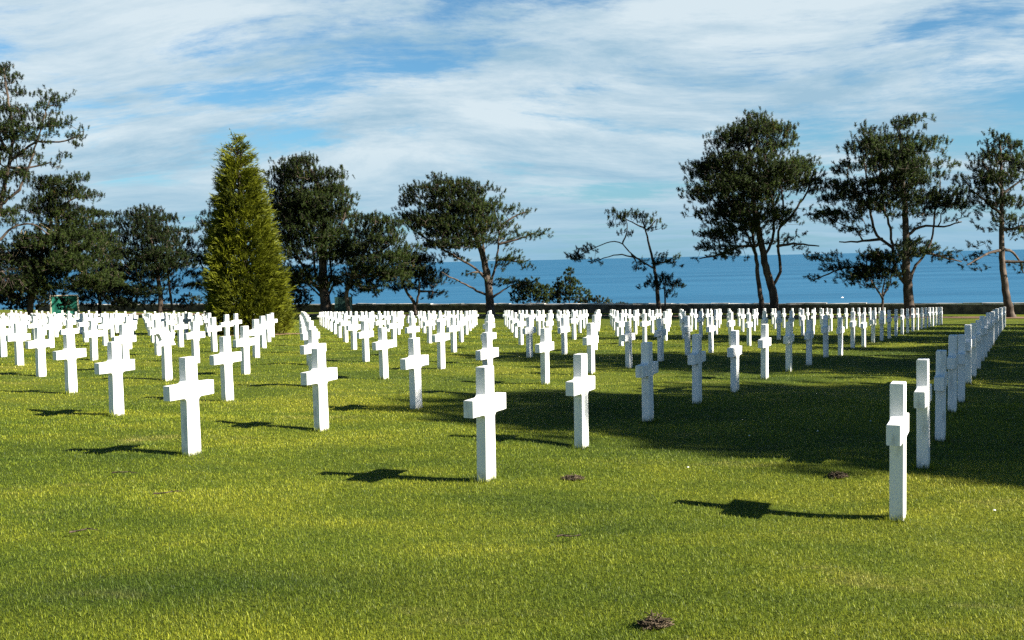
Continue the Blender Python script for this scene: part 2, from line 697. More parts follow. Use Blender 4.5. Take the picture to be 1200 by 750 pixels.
# ------------------------------------------------------------------ grass blades
def make_grass():
    half = .74
    N = GRASS_N
    # density falls off with distance
    r = np.exp(rng.uniform(math.log(3.9), math.log(62), N))
    r = np.where(rng.random(N) < .35, 4.3 + (rng.random(N) ** 1.4) * 12, r)
    th = rng.uniform(-half, half, N)
    X, Y = r * np.sin(th), r * np.cos(th)
    # tufts crowd the foot of the nearer stones
    ex, ey = [], []
    for (i, j, sx, sy) in inframe[:26]:
        n = 260 if sy < 14 else 120
        t = rng.uniform(-.14, .14, n)
        sd = np.where(rng.random(n) < .5, -1, 1) * (.055 + np.abs(rng.normal(0, .025, n)))
        end = rng.random(n) < .35
        a = np.where(end, np.sign(t) * (.095 + np.abs(rng.normal(0, .02, n))), t)
        b = np.where(end, rng.uniform(-.06, .06, n), sd)
        ex.append(sx + ST * a + CT * b)
        ey.append(sy + CT * a - ST * b)
    ex, ey = np.concatenate(ex), np.concatenate(ey)
    nb = len(ex)
    X, Y = np.concatenate([X, ex]), np.concatenate([Y, ey])
    N = len(X)
    r = np.hypot(X, Y)
    Z = terrain(X, Y)
    L = rng.uniform(.012, .030, N) * (1 + r / 45)
    L[-nb:] *= rng.uniform(1.2, 3.0, nb)
    W = rng.uniform(.0015, .0030, N) * np.maximum(1, r / 7)
    az = rng.uniform(0, 2 * math.pi, N)
    lean = rng.uniform(.1, 1.45, N)
    dx, dy = np.cos(az), np.sin(az)
    tx, ty = -dy, dx
    P0 = np.stack([X, Y, Z - .004], -1)
    d = np.stack([dx, dy, np.zeros(N)], -1)
    t = np.stack([tx, ty, np.zeros(N)], -1)
    up = np.array([0, 0, 1.0])
    a1 = lean * .5
    mid = P0 + (d * np.sin(a1)[:, None] + up * np.cos(a1)[:, None]) * (L * .55)[:, None]
    a2 = lean * 1.35
    tip = mid + (d * np.sin(a2)[:, None] + up * np.cos(a2)[:, None]) * (L * .5)[:, None]
    w = (t * (W / 2)[:, None])
    V = np.stack([P0 - w, P0 + w, mid + w * .8, mid - w * .8, tip], 1).reshape(-1, 3)
    b = np.arange(N) * 5
    q = np.stack([b, b + 1, b + 2, b + 3], -1)
    tr = np.stack([b + 3, b + 2, b + 4], -1)
    flat = np.concatenate([q, tr], 1).ravel()
    lt = np.tile([4, 3], N)
    rv = np.repeat(rng.random(N), 5)
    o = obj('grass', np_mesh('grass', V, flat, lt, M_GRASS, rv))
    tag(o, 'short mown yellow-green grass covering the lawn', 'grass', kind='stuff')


GRASS_N = 1350000
make_grass()


# ------------------------------------------------------------------ trees
def tubes(segs, sides=6):
    """segs: list of (p0, p1, r0, r1) -> verts, flat, totals"""
    A = np.array([s[0] for s in segs])
    B = np.array([s[1] for s in segs])
    ra = np.array([s[2] for s in segs])
    rb = np.array([s[3] for s in segs])
    d = B - A
    d /= np.maximum(1e-6, np.linalg.norm(d, axis=1))[:, None]
    A = A - d * (ra * .25)[:, None]
    ref = np.where(np.abs(d[:, 2:3]) > .9, np.array([[1.0, 0, 0]]), np.array([[0, 0, 1.0]]))
    e1 = np.cross(d, ref)
    e1 /= np.linalg.norm(e1, axis=1)[:, None]
    e2 = np.cross(d, e1)
    ang = np.arange(sides) * 2 * math.pi / sides
    ring = e1[:, None] * np.cos(ang)[None, :, None] + e2[:, None] * np.sin(ang)[None, :, None]
    VA = A[:, None] + ring * ra[:, None, None]
    VB_ = B[:, None] + ring * rb[:, None, None]
    V = np.concatenate([VA, VB_], 1).reshape(-1, 3)
    b = np.arange(len(segs))[:, None] * 2 * sides
    k = np.arange(sides)[None]
    q = np.stack([b + k, b + (k + 1) % sides, b + sides + (k + 1) % sides, b + sides + k], -1).reshape(-1, 4)
    return V, q.ravel(), np.full(len(q), 4)


def unit(v):
    return v / np.maximum(1e-9, np.linalg.norm(v, axis=-1, keepdims=True))


def tufts(C, O, puffs=3, needles=44, spread=.26, ln=(.13, .24), wd=(.030, .055), shoot=(.28, .55), up_k=.75):
    """bottle-brush shoots of needles round clump centres C, brushed outwards along O and upwards"""
    n = len(C)
    up = np.array([0, 0, 1.0])
    m = n * puffs
    pc = (C[:, None] + rng.normal(0, 1, (n, puffs, 3)) * spread * np.array([1, 1, .5])).reshape(m, 3)
    sd = unit(np.repeat(O, puffs, 0) * .55 + up * up_k + rng.normal(0, .32, (m, 3)))
    size = rng.uniform(.75, 1.25, (m, 1, 1))
    u = rng.random((m, needles, 1))
    st = pc[:, None] + sd[:, None] * (u - .3) * rng.uniform(*shoot, (m, 1, 1)) + rng.normal(0, .03, (m, needles, 3))
    rad = unit(rng.normal(0, 1, (m, needles, 3)))
    nd_ = unit(rad + sd[:, None] * (.35 + .5 * u))
    L = rng.uniform(*ln, (m, needles, 1)) * size
    side = unit(np.cross(nd_, unit(rng.normal(0, 1, (m, needles, 3)))))
    W = rng.uniform(*wd, (m, needles, 1))
    a = st - side * W / 2
    b = st + side * W / 2
    c = st + nd_ * L
    V = np.stack([a, b, c], 2).reshape(-1, 3)
    k = len(V) // 3
    tone = np.repeat(rng.random(m), needles * 3) * .7 + np.repeat(rng.random(k), 3) * .3
    nv = unit(nd_ + np.repeat(O, puffs, 0)[:, None] * .35 + up * .15 + rng.normal(0, .12, (m, needles, 3)))
    return V, np.arange(len(V)), np.full(k, 3), tone, np.repeat(nv.reshape(-1, 3), 3, 0)


def sample_pads(c, r, n, dmin, existing):
    """clumps gathered in flat shelves of foliage inside an ellipsoid"""
    npad = max(2, int(round(n / 8)))
    got = 0
    for q in range(npad):
        v = rng.normal(0, 1, 3)
        v /= np.linalg.norm(v)
        p = c + v * rng.random() ** .3 * (r - np.minimum(r * .5, np.array([.7, .7, .05])))
        tilt = v[:2] * rng.uniform(-.05, .28)
        want = int(math.ceil(n / npad))
        k = 0
        for t in range(want * 6):
            if k >= want:
                break
            d = rng.normal(0, 1, 2) * np.minimum(.78, np.array([r[0], r[1]]) * .55)
            w = p + np.array([d[0], d[1], -(d @ d) * .10 + d @ tilt + rng.normal(0, .13)])
            if existing:
                e = np.array(existing[-900:])
                if np.min(((e - w) ** 2).sum(1)) < dmin * dmin:
                    continue
            existing.append(w)
            k += 1
        got += k
    return got


def sample_blob(c, r, n, dmin, existing):
    pts = []
    tries = 0
    while len(pts) < n and tries < n * 12:
        tries += 1
        v = rng.normal(0, 1, 3)
        v /= np.linalg.norm(v)
        rad = rng.random() ** (1 / 3.0)
        p = c + v * rad * r
        if existing:
            e = np.array(existing[-900:])
            if np.min(((e - p) ** 2).sum(1)) < dmin * dmin:
                continue
        pts.append(p)
        existing.append(p)
    return pts


def grow(limbs, clumps, rmin=.014, sag=.04):
    """limbs: traced polylines [(pts (n,3), r0, r1)], first is the trunk. Returns the segments of trunk+limbs and of twigs"""
    P, par, rad0, isl = [], [], [], []
    for k, (pts, r0, r1) in enumerate(limbs):
        pts = np.array(pts, float)
        # smooth resampling
        seg = np.linalg.norm(np.diff(pts, axis=0), axis=1)
        cum = np.concatenate([[0], np.cumsum(seg)])
        n = max(2, int(cum[-1] / .45) + 1)
        s = np.linspace(0, cum[-1], n)
        R = np.stack([np.interp(s, cum, pts[:, a]) for a in range(3)], -1)
        for _ in range(2):
            R[1:-1] = (R[:-2] + 2 * R[1:-1] + R[2:]) / 4
        R[1:-1] += rng.normal(0, .03, R[1:-1].shape)
        if k == 0:
            prev = -1
        else:
            prev = int(np.argmin(((np.array(P) - R[0]) ** 2).sum(1)))
        for q in range(n):
            P.append(R[q])
            par.append(prev)
            rad0.append(r0 + (r1 - r0) * (q / (n - 1)) ** .8)
            isl.append(True)
            prev = len(P) - 1
    if len(clumps):
        C = np.array(clumps)
        PA = np.array(P)
        lowz = PA[0][2] + .18 * (PA[:, 2].max() - PA[0][2])
        d0 = np.array([np.min(((PA - c) ** 2).sum(1)) for c in C])
        for ci in np.argsort(d0):
            c = C[ci]
            PA = np.array(P)
            cost = np.linalg.norm(PA - c, axis=1) + .35 * np.maximum(0, PA[:, 2] - c[2]) + 2.0 * np.maximum(0, lowz - PA[:, 2])
            b = int(np.argmin(cost))
            d = c - PA[b]
            L = np.linalg.norm(d)
            n = max(1, int(math.ceil(L / .55)))
            prev = b
            for q in range(1, n + 1):
                t = q / n
                p = PA[b] + d * t + np.array([0, 0, -sag * L * 4 * t * (1 - t)]) + (rng.normal(0, .05, 3) if q < n else 0)
                P.append(p)
                par.append(prev)
                rad0.append(0)
                isl.append(False)
                prev = len(P) - 1
    n = len(P)
    acc = np.zeros(n)
    has = np.zeros(n, bool)
    for p in par:
        if p >= 0:
            has[p] = True
    acc[~has] = rmin ** 2.2
    R = np.zeros(n)
    for k in range(n - 1, -1, -1):
        R[k] = max(acc[k] ** (1 / 2.2), rmin)
        if par[k] >= 0:
            acc[par[k]] += R[k] ** 2.2
    R = np.minimum(R, .16)
    R = np.where(isl, np.maximum(np.array(rad0), np.minimum(R, np.array(rad0) * 1.15)), R)
    big, small = [], []
    for k in range(n):
        if par[k] < 0:
            continue
        p = par[k]
        r_a = min(R[p], R[k] * 1.5) if not (isl[k] and isl[p]) else R[p]
        if isl[k] and rad0[p] > 1.8 * rad0[k]:
            r_a = rad0[k] * 1.2
        (big if isl[k] else small).append((P[p], P[k], r_a, R[k]))
    return big, small


def tree(name, label, cat, base, limbs, clumps, centre, needle, bark, group=None, dead=None, tuft={}, rmin=.014):
    root = empty(name, tuple(base))
    tag(root, label, cat, group)
    base = np.array(base)
    big, small = grow(limbs, clumps, rmin)
    # root flare
    p0, p1, r0, r1 = big[0]
    big.insert(0, (p0 - np.array([0, 0, .35]), p0 + np.array([0, 0, .25]), r0 * 1.5, r0 * 1.02))
    V, f, lt = tubes(big, 8)
    if small:
        V2, f2, lt2 = tubes(small, 5)
        f = np.concatenate([f, f2 + len(V)])
        V = np.concatenate([V, V2])
        lt = np.concatenate([lt, lt2])
    tn = 'stems' if cat == 'shrub' else 'trunk'
    obj(tn, np_mesh(tn, V - base, f, lt, bark, smooth_shade=True), root)
    C = np.array(clumps)
    O = unit(C - centre + np.array([0, 0, .2]))
    V, f, lt, tone, nv = tufts(C, O, **tuft)
    me_ = np_mesh('crown', V - base, f, lt, needle, tone)
    me_.attributes.new('puff', 'FLOAT_VECTOR', 'POINT').data.foreach_set('vector', nv.astype(np.float32).ravel())
    obj('crown', me_, root)
    if dead:
        for pts, r0, r1 in dead:
            segs = []
            for k in range(len(pts) - 1):
                a, b = k / (len(pts) - 1), (k + 1) / (len(pts) - 1)
                segs.append((pts[k], pts[k + 1], r0 + (r1 - r0) * a, r0 + (r1 - r0) * b))
                d = pts[k + 1] - pts[k]
                for q in range(2):
                    p = pts[k] + d * rng.uniform(.2, .9)
                    segs.append((p, p + rng.normal(0, .32, 3) + np.array([0, 0, -.25]), r1 * .8, .008))
            V, f, lt = tubes(segs, 5)
            obj('dead_branch', np_mesh('dead_branch', V - base, f, lt, M_DEAD, smooth_shade=True), root)
    return root


def traced(name, label, Y, conv, trunk, limbs, blobs, needle=None, bark=None, cat='tree', group='pine trees along the sea wall', dead=None,
           dens=1.0, r_trunk=.30, deep=.85, tuft={}, base_at=None, dmin=.36, limb_r=(.14, .05), swing=1.8):
    """a tree measured from the photo: px polylines and crown masses, given real size and depth at Y metres"""
    kx, ky, sc = conv
    m = Y / F

    def pt(p, dy=0):
        return at_depth(kx + p[0] / sc, ky + p[1] / sc, Y + dy)
    b = pt(trunk[0])
    gzb = float(terrain(b[0], b[1]))
    tp = [pt(p) for p in trunk]
    tp[0] = np.array([tp[0][0], tp[0][1], gzb])
    if tp[1][2] < gzb + .3:
        tp[1][2] = gzb + .5
    L = [(tp, r_trunk, r_trunk * .22)]
    for l in limbs:
        dy = rng.uniform(-swing, swing)
        pts = [pt(p, dy * (k / (len(l) - 1)) ** 1.0) for k, p in enumerate(l)]
        L.append((pts, *limb_r))
    clumps = []
    cs = np.array([[bl[0], bl[1]] for bl in blobs])
    half = (cs[:, 0].max() - cs[:, 0].min()) / 2 / sc * m
    for bl in blobs:
        cx, cy, rx, ry = bl[:4]
        k = bl[4] if len(bl) > 4 else 1.0
        rxm, rym = rx / sc * m, ry / sc * m
        rd = (rxm * .6 + rym * .4) * deep
        n_lay = 2 if rxm > 1.6 else 1
        for q in range(n_lay):
            dy = rng.uniform(-1, 1) * half * .55 if n_lay == 1 else (-1) ** q * half * rng.uniform(.1, .6)
            c = pt((cx, cy), dy)
            vol = rxm * rym * rd * 4.19
            n = int(max(4, vol * 1.25 * dens * k ** 1.5 + rxm * rym * 13 * k ** 1.2))
            sample_pads(c, np.array([rxm, rd, rym]) * 1.0, n, dmin / max(.35, k) ** .4, clumps)
    C = np.array(clumps)
    centre = C.mean(0)
    centre[2] -= .25 * (C[:, 2].max() - C[:, 2].min())
    dd = None
    if dead:
        dd = [([pt(p, .9 + .2 * k) - np.array([0, 2.6, 0]) for k, p in enumerate(l)], .055, .02) for l in dead]
    return tree(name, label, cat, tp[0], L, clumps, centre, needle or M_PINE, bark or M_BARK, group, dd, tuft)


PX = (0, 0, 1)

# tall pine with two limbs from a dark forked trunk (right of the middle)
traced('pine_tree', 'tall round-headed pine on a thick dark forked trunk, tallest in the picture', 93, (800, 125, 3.06),
       [(330, 738), (325, 660), (300, 590), (290, 530), (272, 450), (255, 350), (245, 240), (238, 130), (240, 70)],
       [[(325, 640), (352, 600), (350, 540), (338, 500), (345, 440), (365, 380), (355, 300), (330, 230)],
        [(290, 540), (322, 490), (330, 430), (322, 340), (300, 240), (290, 140)],
        [(340, 500), (390, 490), (450, 495), (490, 500)],
        [(262, 500), (200, 500), (130, 530), (60, 545)],
        [(350, 430), (400, 380), (450, 300), (470, 230)],
        [(262, 410), (190, 340), (130, 290), (60, 250)]],
       [(250, 80, 90, 55), (200, 120, 80, 60), (320, 100, 80, 60), (150, 170, 60, 50), (180, 230, 130, 80), (330, 200, 100, 80), (85, 190, 45, 40),
        (110, 280, 80, 70), (50, 240, 32, 32), (250, 310, 140, 90), (385, 120, 38, 28), (390, 250, 80, 70), (460, 235, 42, 55), (55, 310, 32, 28),
        (70, 385, 55, 28), (150, 380, 80, 40), (250, 420, 100, 50, .8), (170, 440, 110, 40), (60, 490, 32, 18), (100, 525, 60, 30), (160, 500, 70, 26, .8),
        (330, 420, 70, 60, .55), (400, 515, 40, 16, .6), (430, 395, 60, 30, .5), (400, 460, 40, 20, .5), (455, 280, 55, 30), (230, 490, 60, 30, .7)],
       None, M_BARK_DARK, r_trunk=.44, dens=.45)
traced('pine_tree', 'slender pine with one thin pinkish trunk just left of the dark forked trunk', 95, (800, 125, 3.06),
       [(288, 735), (280, 680), (270, 610), (262, 540), (250, 450), (225, 350), (210, 260)],
       [[(258, 520), (225, 440), (190, 400)], [(250, 450), (280, 380), (290, 320)]],
       [(215, 260, 60, 50, .8), (190, 350, 80, 45, .7), (230, 420, 60, 40, .6), (290, 330, 50, 40, .6)], r_trunk=.27)

# broad many-limbed pine on the right
traced('pine_tree', 'broad many-limbed pine with a low crooked limb reaching left over a small tree', 88, (920, 120, 3),
       [(440, 748), (432, 670), (426, 600), (425, 480), (420, 350), (410, 220), (406, 110)],
       [[(432, 650), (385, 590), (378, 500), (370, 440), (345, 360), (335, 280), (330, 180)],
        [(378, 510), (320, 470), (300, 400), (290, 300), (275, 190)],
        [(438, 640), (452, 580), (490, 540), (520, 470), (525, 390), (545, 300)],
        [(440, 612), (370, 592), (290, 577), (200, 582), (100, 625)],
        [(425, 470), (480, 430), (560, 440), (620, 420)],
        [(500, 530), (560, 545), (620, 560)],
        [(340, 480), (260, 490), (190, 490)]],
       [(440, 92, 46, 46), (395, 105, 40, 32), (470, 120, 50, 36), (300, 120, 50, 34), (320, 155, 80, 50), (500, 170, 58, 52), (245, 190, 52, 40), (400, 205, 110, 55), (270, 130, 30, 28),
        (175, 250, 32, 26), (240, 300, 90, 45), (400, 290, 130, 55), (555, 235, 55, 32), (560, 340, 75, 48), (150, 335, 30, 24), (130, 390, 45, 22),
        (220, 390, 80, 26, .8), (310, 350, 80, 40, .8), (440, 380, 70, 35, .7), (240, 450, 70, 16, .5), (470, 440, 60, 20, .45), (480, 510, 80, 32),
        (340, 530, 70, 32), (140, 535, 42, 30), (200, 570, 60, 22), (260, 585, 80, 22), (90, 617, 24, 10), (600, 410, 40, 22, .45), (600, 545, 45, 20, .55),
        (545, 555, 40, 18, .6), (620, 300, 30, 25, .8), (150, 420, 40, 18, .5)],
       r_trunk=.50, dens=1.35)
traced('pine_tree', 'small flat-topped tree with a forked trunk under the low limb of the broad pine', 86, (920, 120, 3),
       [(342, 742), (343, 690), (345, 660), (350, 620)],
       [[(343, 690), (322, 655), (300, 620)], [(344, 680), (366, 650), (375, 600)]],
       [(310, 610, 75, 34), (350, 570, 55, 38), (250, 620, 24, 20), (385, 600, 26, 26), (280, 570, 40, 30)], M_PINE_DARK, M_BARK, r_trunk=.17, limb_r=(.1, .04))
# open pine at the right edge
traced('pine_tree', 'open spindly pine on a long straight trunk at the right edge', 84, (920, 120, 3),
       [(795, 752), (782, 700), (767, 600), (760, 480), (762, 360), (760, 250), (755, 130)],
       [[(760, 520), (705, 530), (640, 572)], [(764, 515), (810, 528), (838, 600)], [(761, 395), (700, 340), (650, 305)], [(760, 330), (800, 290), (860, 260)],
        [(760, 450), (810, 440), (880, 430)], [(765, 560), (850, 560), (930, 590)], [(760, 300), (720, 250), (690, 200)]],
       [(755, 130, 42, 34), (700, 195, 50, 36), (795, 190, 55, 48), (670, 245, 42, 26), (745, 270, 75, 36), (850, 240, 55, 42), (800, 325, 60, 30, .8),
        (625, 265, 26, 22), (660, 340, 42, 20, .5), (820, 400, 55, 22), (800, 460, 60, 20, .5), (650, 570, 42, 16, .5), (700, 545, 40, 14, .4),
        (840, 570, 42, 40, .6), (760, 190, 60, 40), (720, 290, 60, 30), (770, 350, 70, 24, .8), (720, 400, 60, 18, .7), (840, 440, 50, 22, .7), (690, 490, 50, 18, .6), (690, 430, 60, 20, .35), (900, 320, 60, 60, .7), (900, 450, 60, 50, .6), (720, 330, 40, 20, .6), (900, 200, 40, 40)],
       r_trunk=.36, dens=1.8)

# wind-bent pine
traced('pine_tree', 'wind-bent sparse pine with a long bare limb reaching left over the sea', 101, (640, 120, 3),
       [(398, 738), (386, 610), (376, 560), (360, 490), (345, 440), (338, 405)],
       [[(372, 580), (310, 545), (265, 490), (235, 486), (180, 506), (105, 545)], [(330, 552), (260, 532), (205, 545), (160, 565)],
        [(380, 570), (420, 558), (455, 560)], [(350, 450), (380, 425), (390, 410)], [(345, 440), (300, 420), (260, 400)], [(300, 535), (330, 580), (315, 595)],
        [(270, 490), (290, 440), (280, 410)]],
       [(105, 538, 32, 18), (145, 520, 34, 15), (85, 542, 14, 8), (265, 405, 40, 18), (245, 430, 20, 10), (325, 395, 40, 14), (380, 410, 24, 12), (385, 440, 22, 12),
        (340, 425, 30, 12, .7), (415, 560, 44, 14), (400, 545, 24, 10), (440, 553, 22, 10), (320, 590, 24, 12), (345, 560, 20, 10, .6), (180, 560, 22, 6, .6), (230, 388, 12, 8), (290, 455, 30, 10, .4)],
       None, M_BARK_DARK, r_trunk=.25, dmin=.26, dens=3.6, limb_r=(.085, .03), swing=1.0, tuft=dict(spread=.18, needles=40))
traced('pine_tree', 'young bushy pine pressed against the foot of the wind-bent pine', 100, (640, 120, 3),
       [(420, 738), (418, 680), (415, 640), (412, 600)], [[(418, 680), (445, 650), (460, 620)]],
       [(415, 610, 38, 28), (390, 650, 42, 30), (440, 640, 34, 24), (430, 675, 30, 18, .5)], M_PINE_DARK, M_BARK, r_trunk=.12, limb_r=(.06, .03))

# spreading pine in the middle
traced('pine_tree', 'spreading pine with a domed crown and a bare crooked limb low on the left', 105, (450, 190, 4.165),
       [(520, 748), (517, 660), (510, 600), (500, 540), (480, 450), (440, 340), (400, 240), (350, 140)],
       [[(512, 610), (482, 548), (420, 500), (380, 480), (300, 430), (200, 370), (110, 300)],
        [(514, 600), (518, 545), (492, 460), (480, 380), (470, 250), (450, 170)],
        [(520, 600), (545, 500), (560, 400), (560, 300), (530, 210)],
        [(515, 650), (470, 642), (410, 600), (340, 570), (280, 535)],
        [(530, 660), (575, 630), (620, 600)],
        [(560, 400), (640, 380), (740, 345)], [(555, 330), (620, 270), (700, 240)], [(480, 545), (440, 530), (415, 545)],
        [(550, 480), (600, 470), (660, 490)], [(440, 340), (330, 270), (230, 200)]],
       [(300, 95, 70, 40), (215, 110, 55, 38), (165, 160, 60, 48), (380, 120, 80, 50), (460, 140, 55, 42), (300, 190, 130, 70), (130, 210, 60, 45), (90, 275, 42, 40),
        (450, 220, 100, 60), (180, 280, 80, 55), (300, 300, 130, 65), (450, 310, 110, 55), (545, 230, 50, 42), (640, 235, 50, 20), (700, 250, 22, 18), (590, 300, 60, 36),
        (620, 355, 70, 18), (745, 340, 50, 22), (690, 345, 60, 16), (240, 380, 100, 40), (390, 390, 120, 36, .9), (560, 390, 70, 32), (640, 440, 30, 22, .7),
        (620, 490, 70, 34), (700, 505, 40, 16), (420, 545, 38, 16), (600, 570, 70, 36, .9), (330, 460, 80, 20, .7), (560, 480, 40, 40, .6), (660, 600, 50, 30)],
       r_trunk=.48, dens=1.5)
traced('pine_tree', 'small dark pine with a forked trunk, under the left side of the domed pine', 108, (450, 190, 4.165),
       [(156, 744), (155, 690), (122, 652), (98, 615), (80, 560)],
       [[(156, 700), (170, 640), (172, 590), (180, 520)], [(170, 630), (220, 630), (280, 640)]],
       [(130, 465, 90, 42), (180, 520, 110, 50), (90, 560, 60, 45), (210, 590, 75, 36), (60, 610, 40, 24), (270, 635, 40, 18), (225, 655, 28, 9), (140, 600, 60, 36)],
       M_PINE_DARK, M_BARK, r_trunk=.26, dens=1.2)
# pine left of it
traced('pine_tree', 'low wide pine with a short leaning trunk between two taller pines', 100, (310, 170, 3.847),
       [(384, 748), (372, 700), (364, 670), (395, 600), (440, 510), (490, 400), (500, 330)],
       [[(395, 600), (460, 590), (540, 590)], [(440, 510), (520, 480), (590, 430)]],
       [(490, 325, 80, 34), (440, 375, 60, 38), (560, 360, 70, 36), (510, 420, 110, 50), (440, 470, 70, 45), (540, 520, 110, 50), (450, 560, 80, 50), (570, 590, 75, 44),
        (470, 635, 95, 32), (410, 600, 55, 50), (610, 470, 60, 40)],
       r_trunk=.26, dens=1.6)
traced('pine_tree', 'big dense pine on a thick dark trunk right behind the golden conifer', 108, (310, 170, 3.847),
       [(272, 750), (277, 700), (268, 670), (262, 600), (262, 450), (262, 300), (240, 180), (190, 80)],
       [[(262, 668), (215, 622), (170, 540), (120, 450), (90, 330), (70, 200)], [(270, 672), (232, 600), (222, 500), (210, 400), (195, 240)],
        [(278, 672), (302, 600), (292, 500), (300, 380), (330, 240)], [(285, 680), (330, 600), (385, 570)], [(290, 500), (340, 380), (380, 260)],
        [(268, 690), (230, 662), (195, 628)]],
       [(150, 80, 75, 36), (195, 70, 40, 28), (75, 120, 62, 36), (120, 150, 90, 50), (235, 130, 70, 42), (305, 125, 45, 32), (352, 140, 28, 13), (60, 200, 60, 45), (150, 230, 110, 55),
        (270, 210, 100, 55), (350, 235, 55, 42), (80, 300, 75, 50), (200, 310, 90, 45), (330, 310, 60, 40, .7), (110, 390, 90, 50), (250, 410, 90, 50), (370, 390, 55, 50), (340, 460, 70, 45),
        (130, 480, 70, 45), (250, 500, 60, 36, .6), (340, 550, 60, 36, .7), (380, 500, 50, 40), (80, 560, 60, 60), (230, 640, 60, 22, .8), (370, 630, 45, 26), (90, 640, 50, 40), (60, 440, 50, 60), (180, 570, 70, 40), (300, 470, 80, 50), (160, 270, 100, 40), (290, 290, 80, 40), (200, 350, 110, 40), (340, 370, 50, 36), (120, 340, 70, 40), (400, 450, 50, 45), (300, 610, 80, 26), (150, 600, 70, 36), (390, 330, 40, 40)],
       r_trunk=.62, dens=1.6)
# dense tree left of the conifer and the one that hides behind it
traced('pine_tree', 'dense rounded dark pine on two trunks, left of the golden conifer', 112, (120, 220, 5.17),
       [(350, 740), (350, 640), (332, 500), (300, 350), (262, 180)],
       [[(424, 738), (412, 660), (395, 520), (390, 350), (400, 240)], [(335, 520), (240, 430), (150, 380)], [(395, 520), (480, 430), (540, 330)], [(350, 620), (240, 570), (140, 540)]],
       [(250, 105, 55, 36), (190, 135, 55, 42), (320, 165, 60, 48), (135, 200, 48, 42), (250, 210, 120, 65), (400, 210, 55, 46), (470, 275, 55, 46), (330, 300, 140, 65), (540, 265, 42, 30),
        (150, 300, 80, 50), (520, 350, 75, 50), (230, 400, 140, 60), (420, 410, 130, 55), (100, 400, 60, 50), (580, 420, 75, 50), (150, 500, 110, 50, .9), (330, 510, 140, 55, .9), (520, 540, 80, 40, .6),
        (250, 600, 120, 55, .85), (100, 600, 60, 50, .85), (430, 600, 90, 45, .6), (150, 690, 110, 36, .9), (560, 620, 70, 50, .9), (60, 520, 60, 50), (60, 660, 60, 50), (300, 690, 60, 30, .8), (470, 500, 80, 50)],
       M_PINE_DARK, M_BARK_DARK, r_trunk=.34, dens=1.7)
traced('pine_tree', 'dark pine mostly hidden behind the left side of the golden conifer', 116, (120, 220, 5.17),
       [(650, 744), (655, 640), (665, 500), (680, 300), (700, 120)],
       [[(660, 560), (610, 480), (570, 420)], [(675, 360), (640, 270), (600, 190)]],
       [(690, 90, 32, 36), (700, 150, 40, 36), (600, 185, 36, 32), (655, 230, 60, 32), (720, 220, 60, 60), (650, 300, 75, 50), (720, 350, 80, 70), (640, 400, 80, 60), (690, 480, 80, 60), (610, 530, 70, 40, .7), (690, 600, 70, 60, .7)],
       M_PINE_DARK, M_BARK_DARK, r_trunk=.30, dens=1.8)
# left edge
traced('pine_tree', 'tall open pine leaning in from the left edge with bare yellow dead branches', 98, PX,
       [(-30, 384), (-22, 340), (-10, 290), (2, 235), (10, 195), (16, 155), (8, 110), (4, 80)],
       [[(11, 190), (40, 166), (75, 166), (98, 158)], [(-10, 290), (15, 265), (38, 261), (58, 275)], [(0, 240), (24, 222), (36, 190), (48, 150), (58, 118)], [(10, 196), (30, 198), (60, 190)],
        [(12, 180), (-10, 150), (-25, 120)]],
       [(3, 85, 10, 12), (17, 100, 12, 9), (20, 88, 6, 6), (-14, 100, 16, 20), (8, 125, 18, 14), (24, 112, 7, 8), (32, 133, 14, 9), (55, 117, 15, 9), (72, 118, 10, 7), (48, 132, 14, 10), (70, 128, 9, 5),
        (55, 148, 20, 9), (8, 150, 24, 14), (22, 158, 14, 9), (-18, 150, 18, 20), (85, 162, 9, 6), (98, 156, 7, 6), (90, 169, 5, 4), (10, 175, 18, 10), (-15, 190, 20, 20), (40, 194, 12, 5, .6), (66, 190, 10, 4, .7),
        (74, 183, 4, 3), (12, 246, 18, 9), (26, 242, 8, 6), (-10, 250, 14, 12), (20, 215, 14, 8, .5), (-15, 300, 20, 15), (45, 165, 12, 8, .6), (10, 200, 22, 10, .8), (25, 180, 18, 10), (5, 265, 18, 10, .8), (-10, 225, 16, 16), (35, 208, 16, 7, .8), (5, 330, 22, 18)],
       r_trunk=.38, dmin=.34, dens=1.2, limb_r=(.15, .05))
traced('pine_tree', 'ragged drooping pine near the left edge, ochre dead boughs hanging in its crown', 104, PX,
       [(35, 371), (36, 345), (46, 310), (58, 265), (68, 225)],
       [[(40, 330), (20, 310), (2, 300)], [(55, 280), (85, 270), (112, 262)], [(60, 255), (85, 232), (108, 228)], [(45, 315), (75, 310), (95, 310)]],
       [(62, 214, 24, 7), (88, 213, 12, 7), (96, 209, 5, 5), (86, 226, 20, 9), (108, 229, 11, 6), (55, 230, 22, 10), (62, 247, 24, 12), (88, 255, 24, 12), (116, 258, 11, 12), (60, 268, 22, 9, .7), (78, 282, 30, 16),
        (108, 282, 20, 16), (18, 298, 22, 14), (52, 308, 32, 16), (90, 308, 24, 14), (6, 320, 18, 12), (32, 328, 26, 10), (64, 330, 24, 8, .8), (125, 300, 14, 18), (120, 325, 18, 16), (30, 250, 16, 10, .7), (40, 285, 24, 14), (75, 300, 24, 14), (100, 330, 22, 14), (10, 340, 24, 12), (48, 340, 20, 8, .8)],
       r_trunk=.36, dens=1.8, dead=[[(40, 270), (31, 292), (27, 309)], [(44, 272), (36, 295), (30, 304)], [(30, 285), (40, 297), (46, 302)], [(80, 246), (78, 268), (88, 300)], [(84, 283), (98, 300), (105, 318), (118, 318)],
                                     [(60, 263), (75, 272), (84, 284)], [(52, 310), (62, 318), (74, 320)], [(82, 300), (88, 312), (90, 318)], [(18, 288), (17, 300), (20, 305)]])
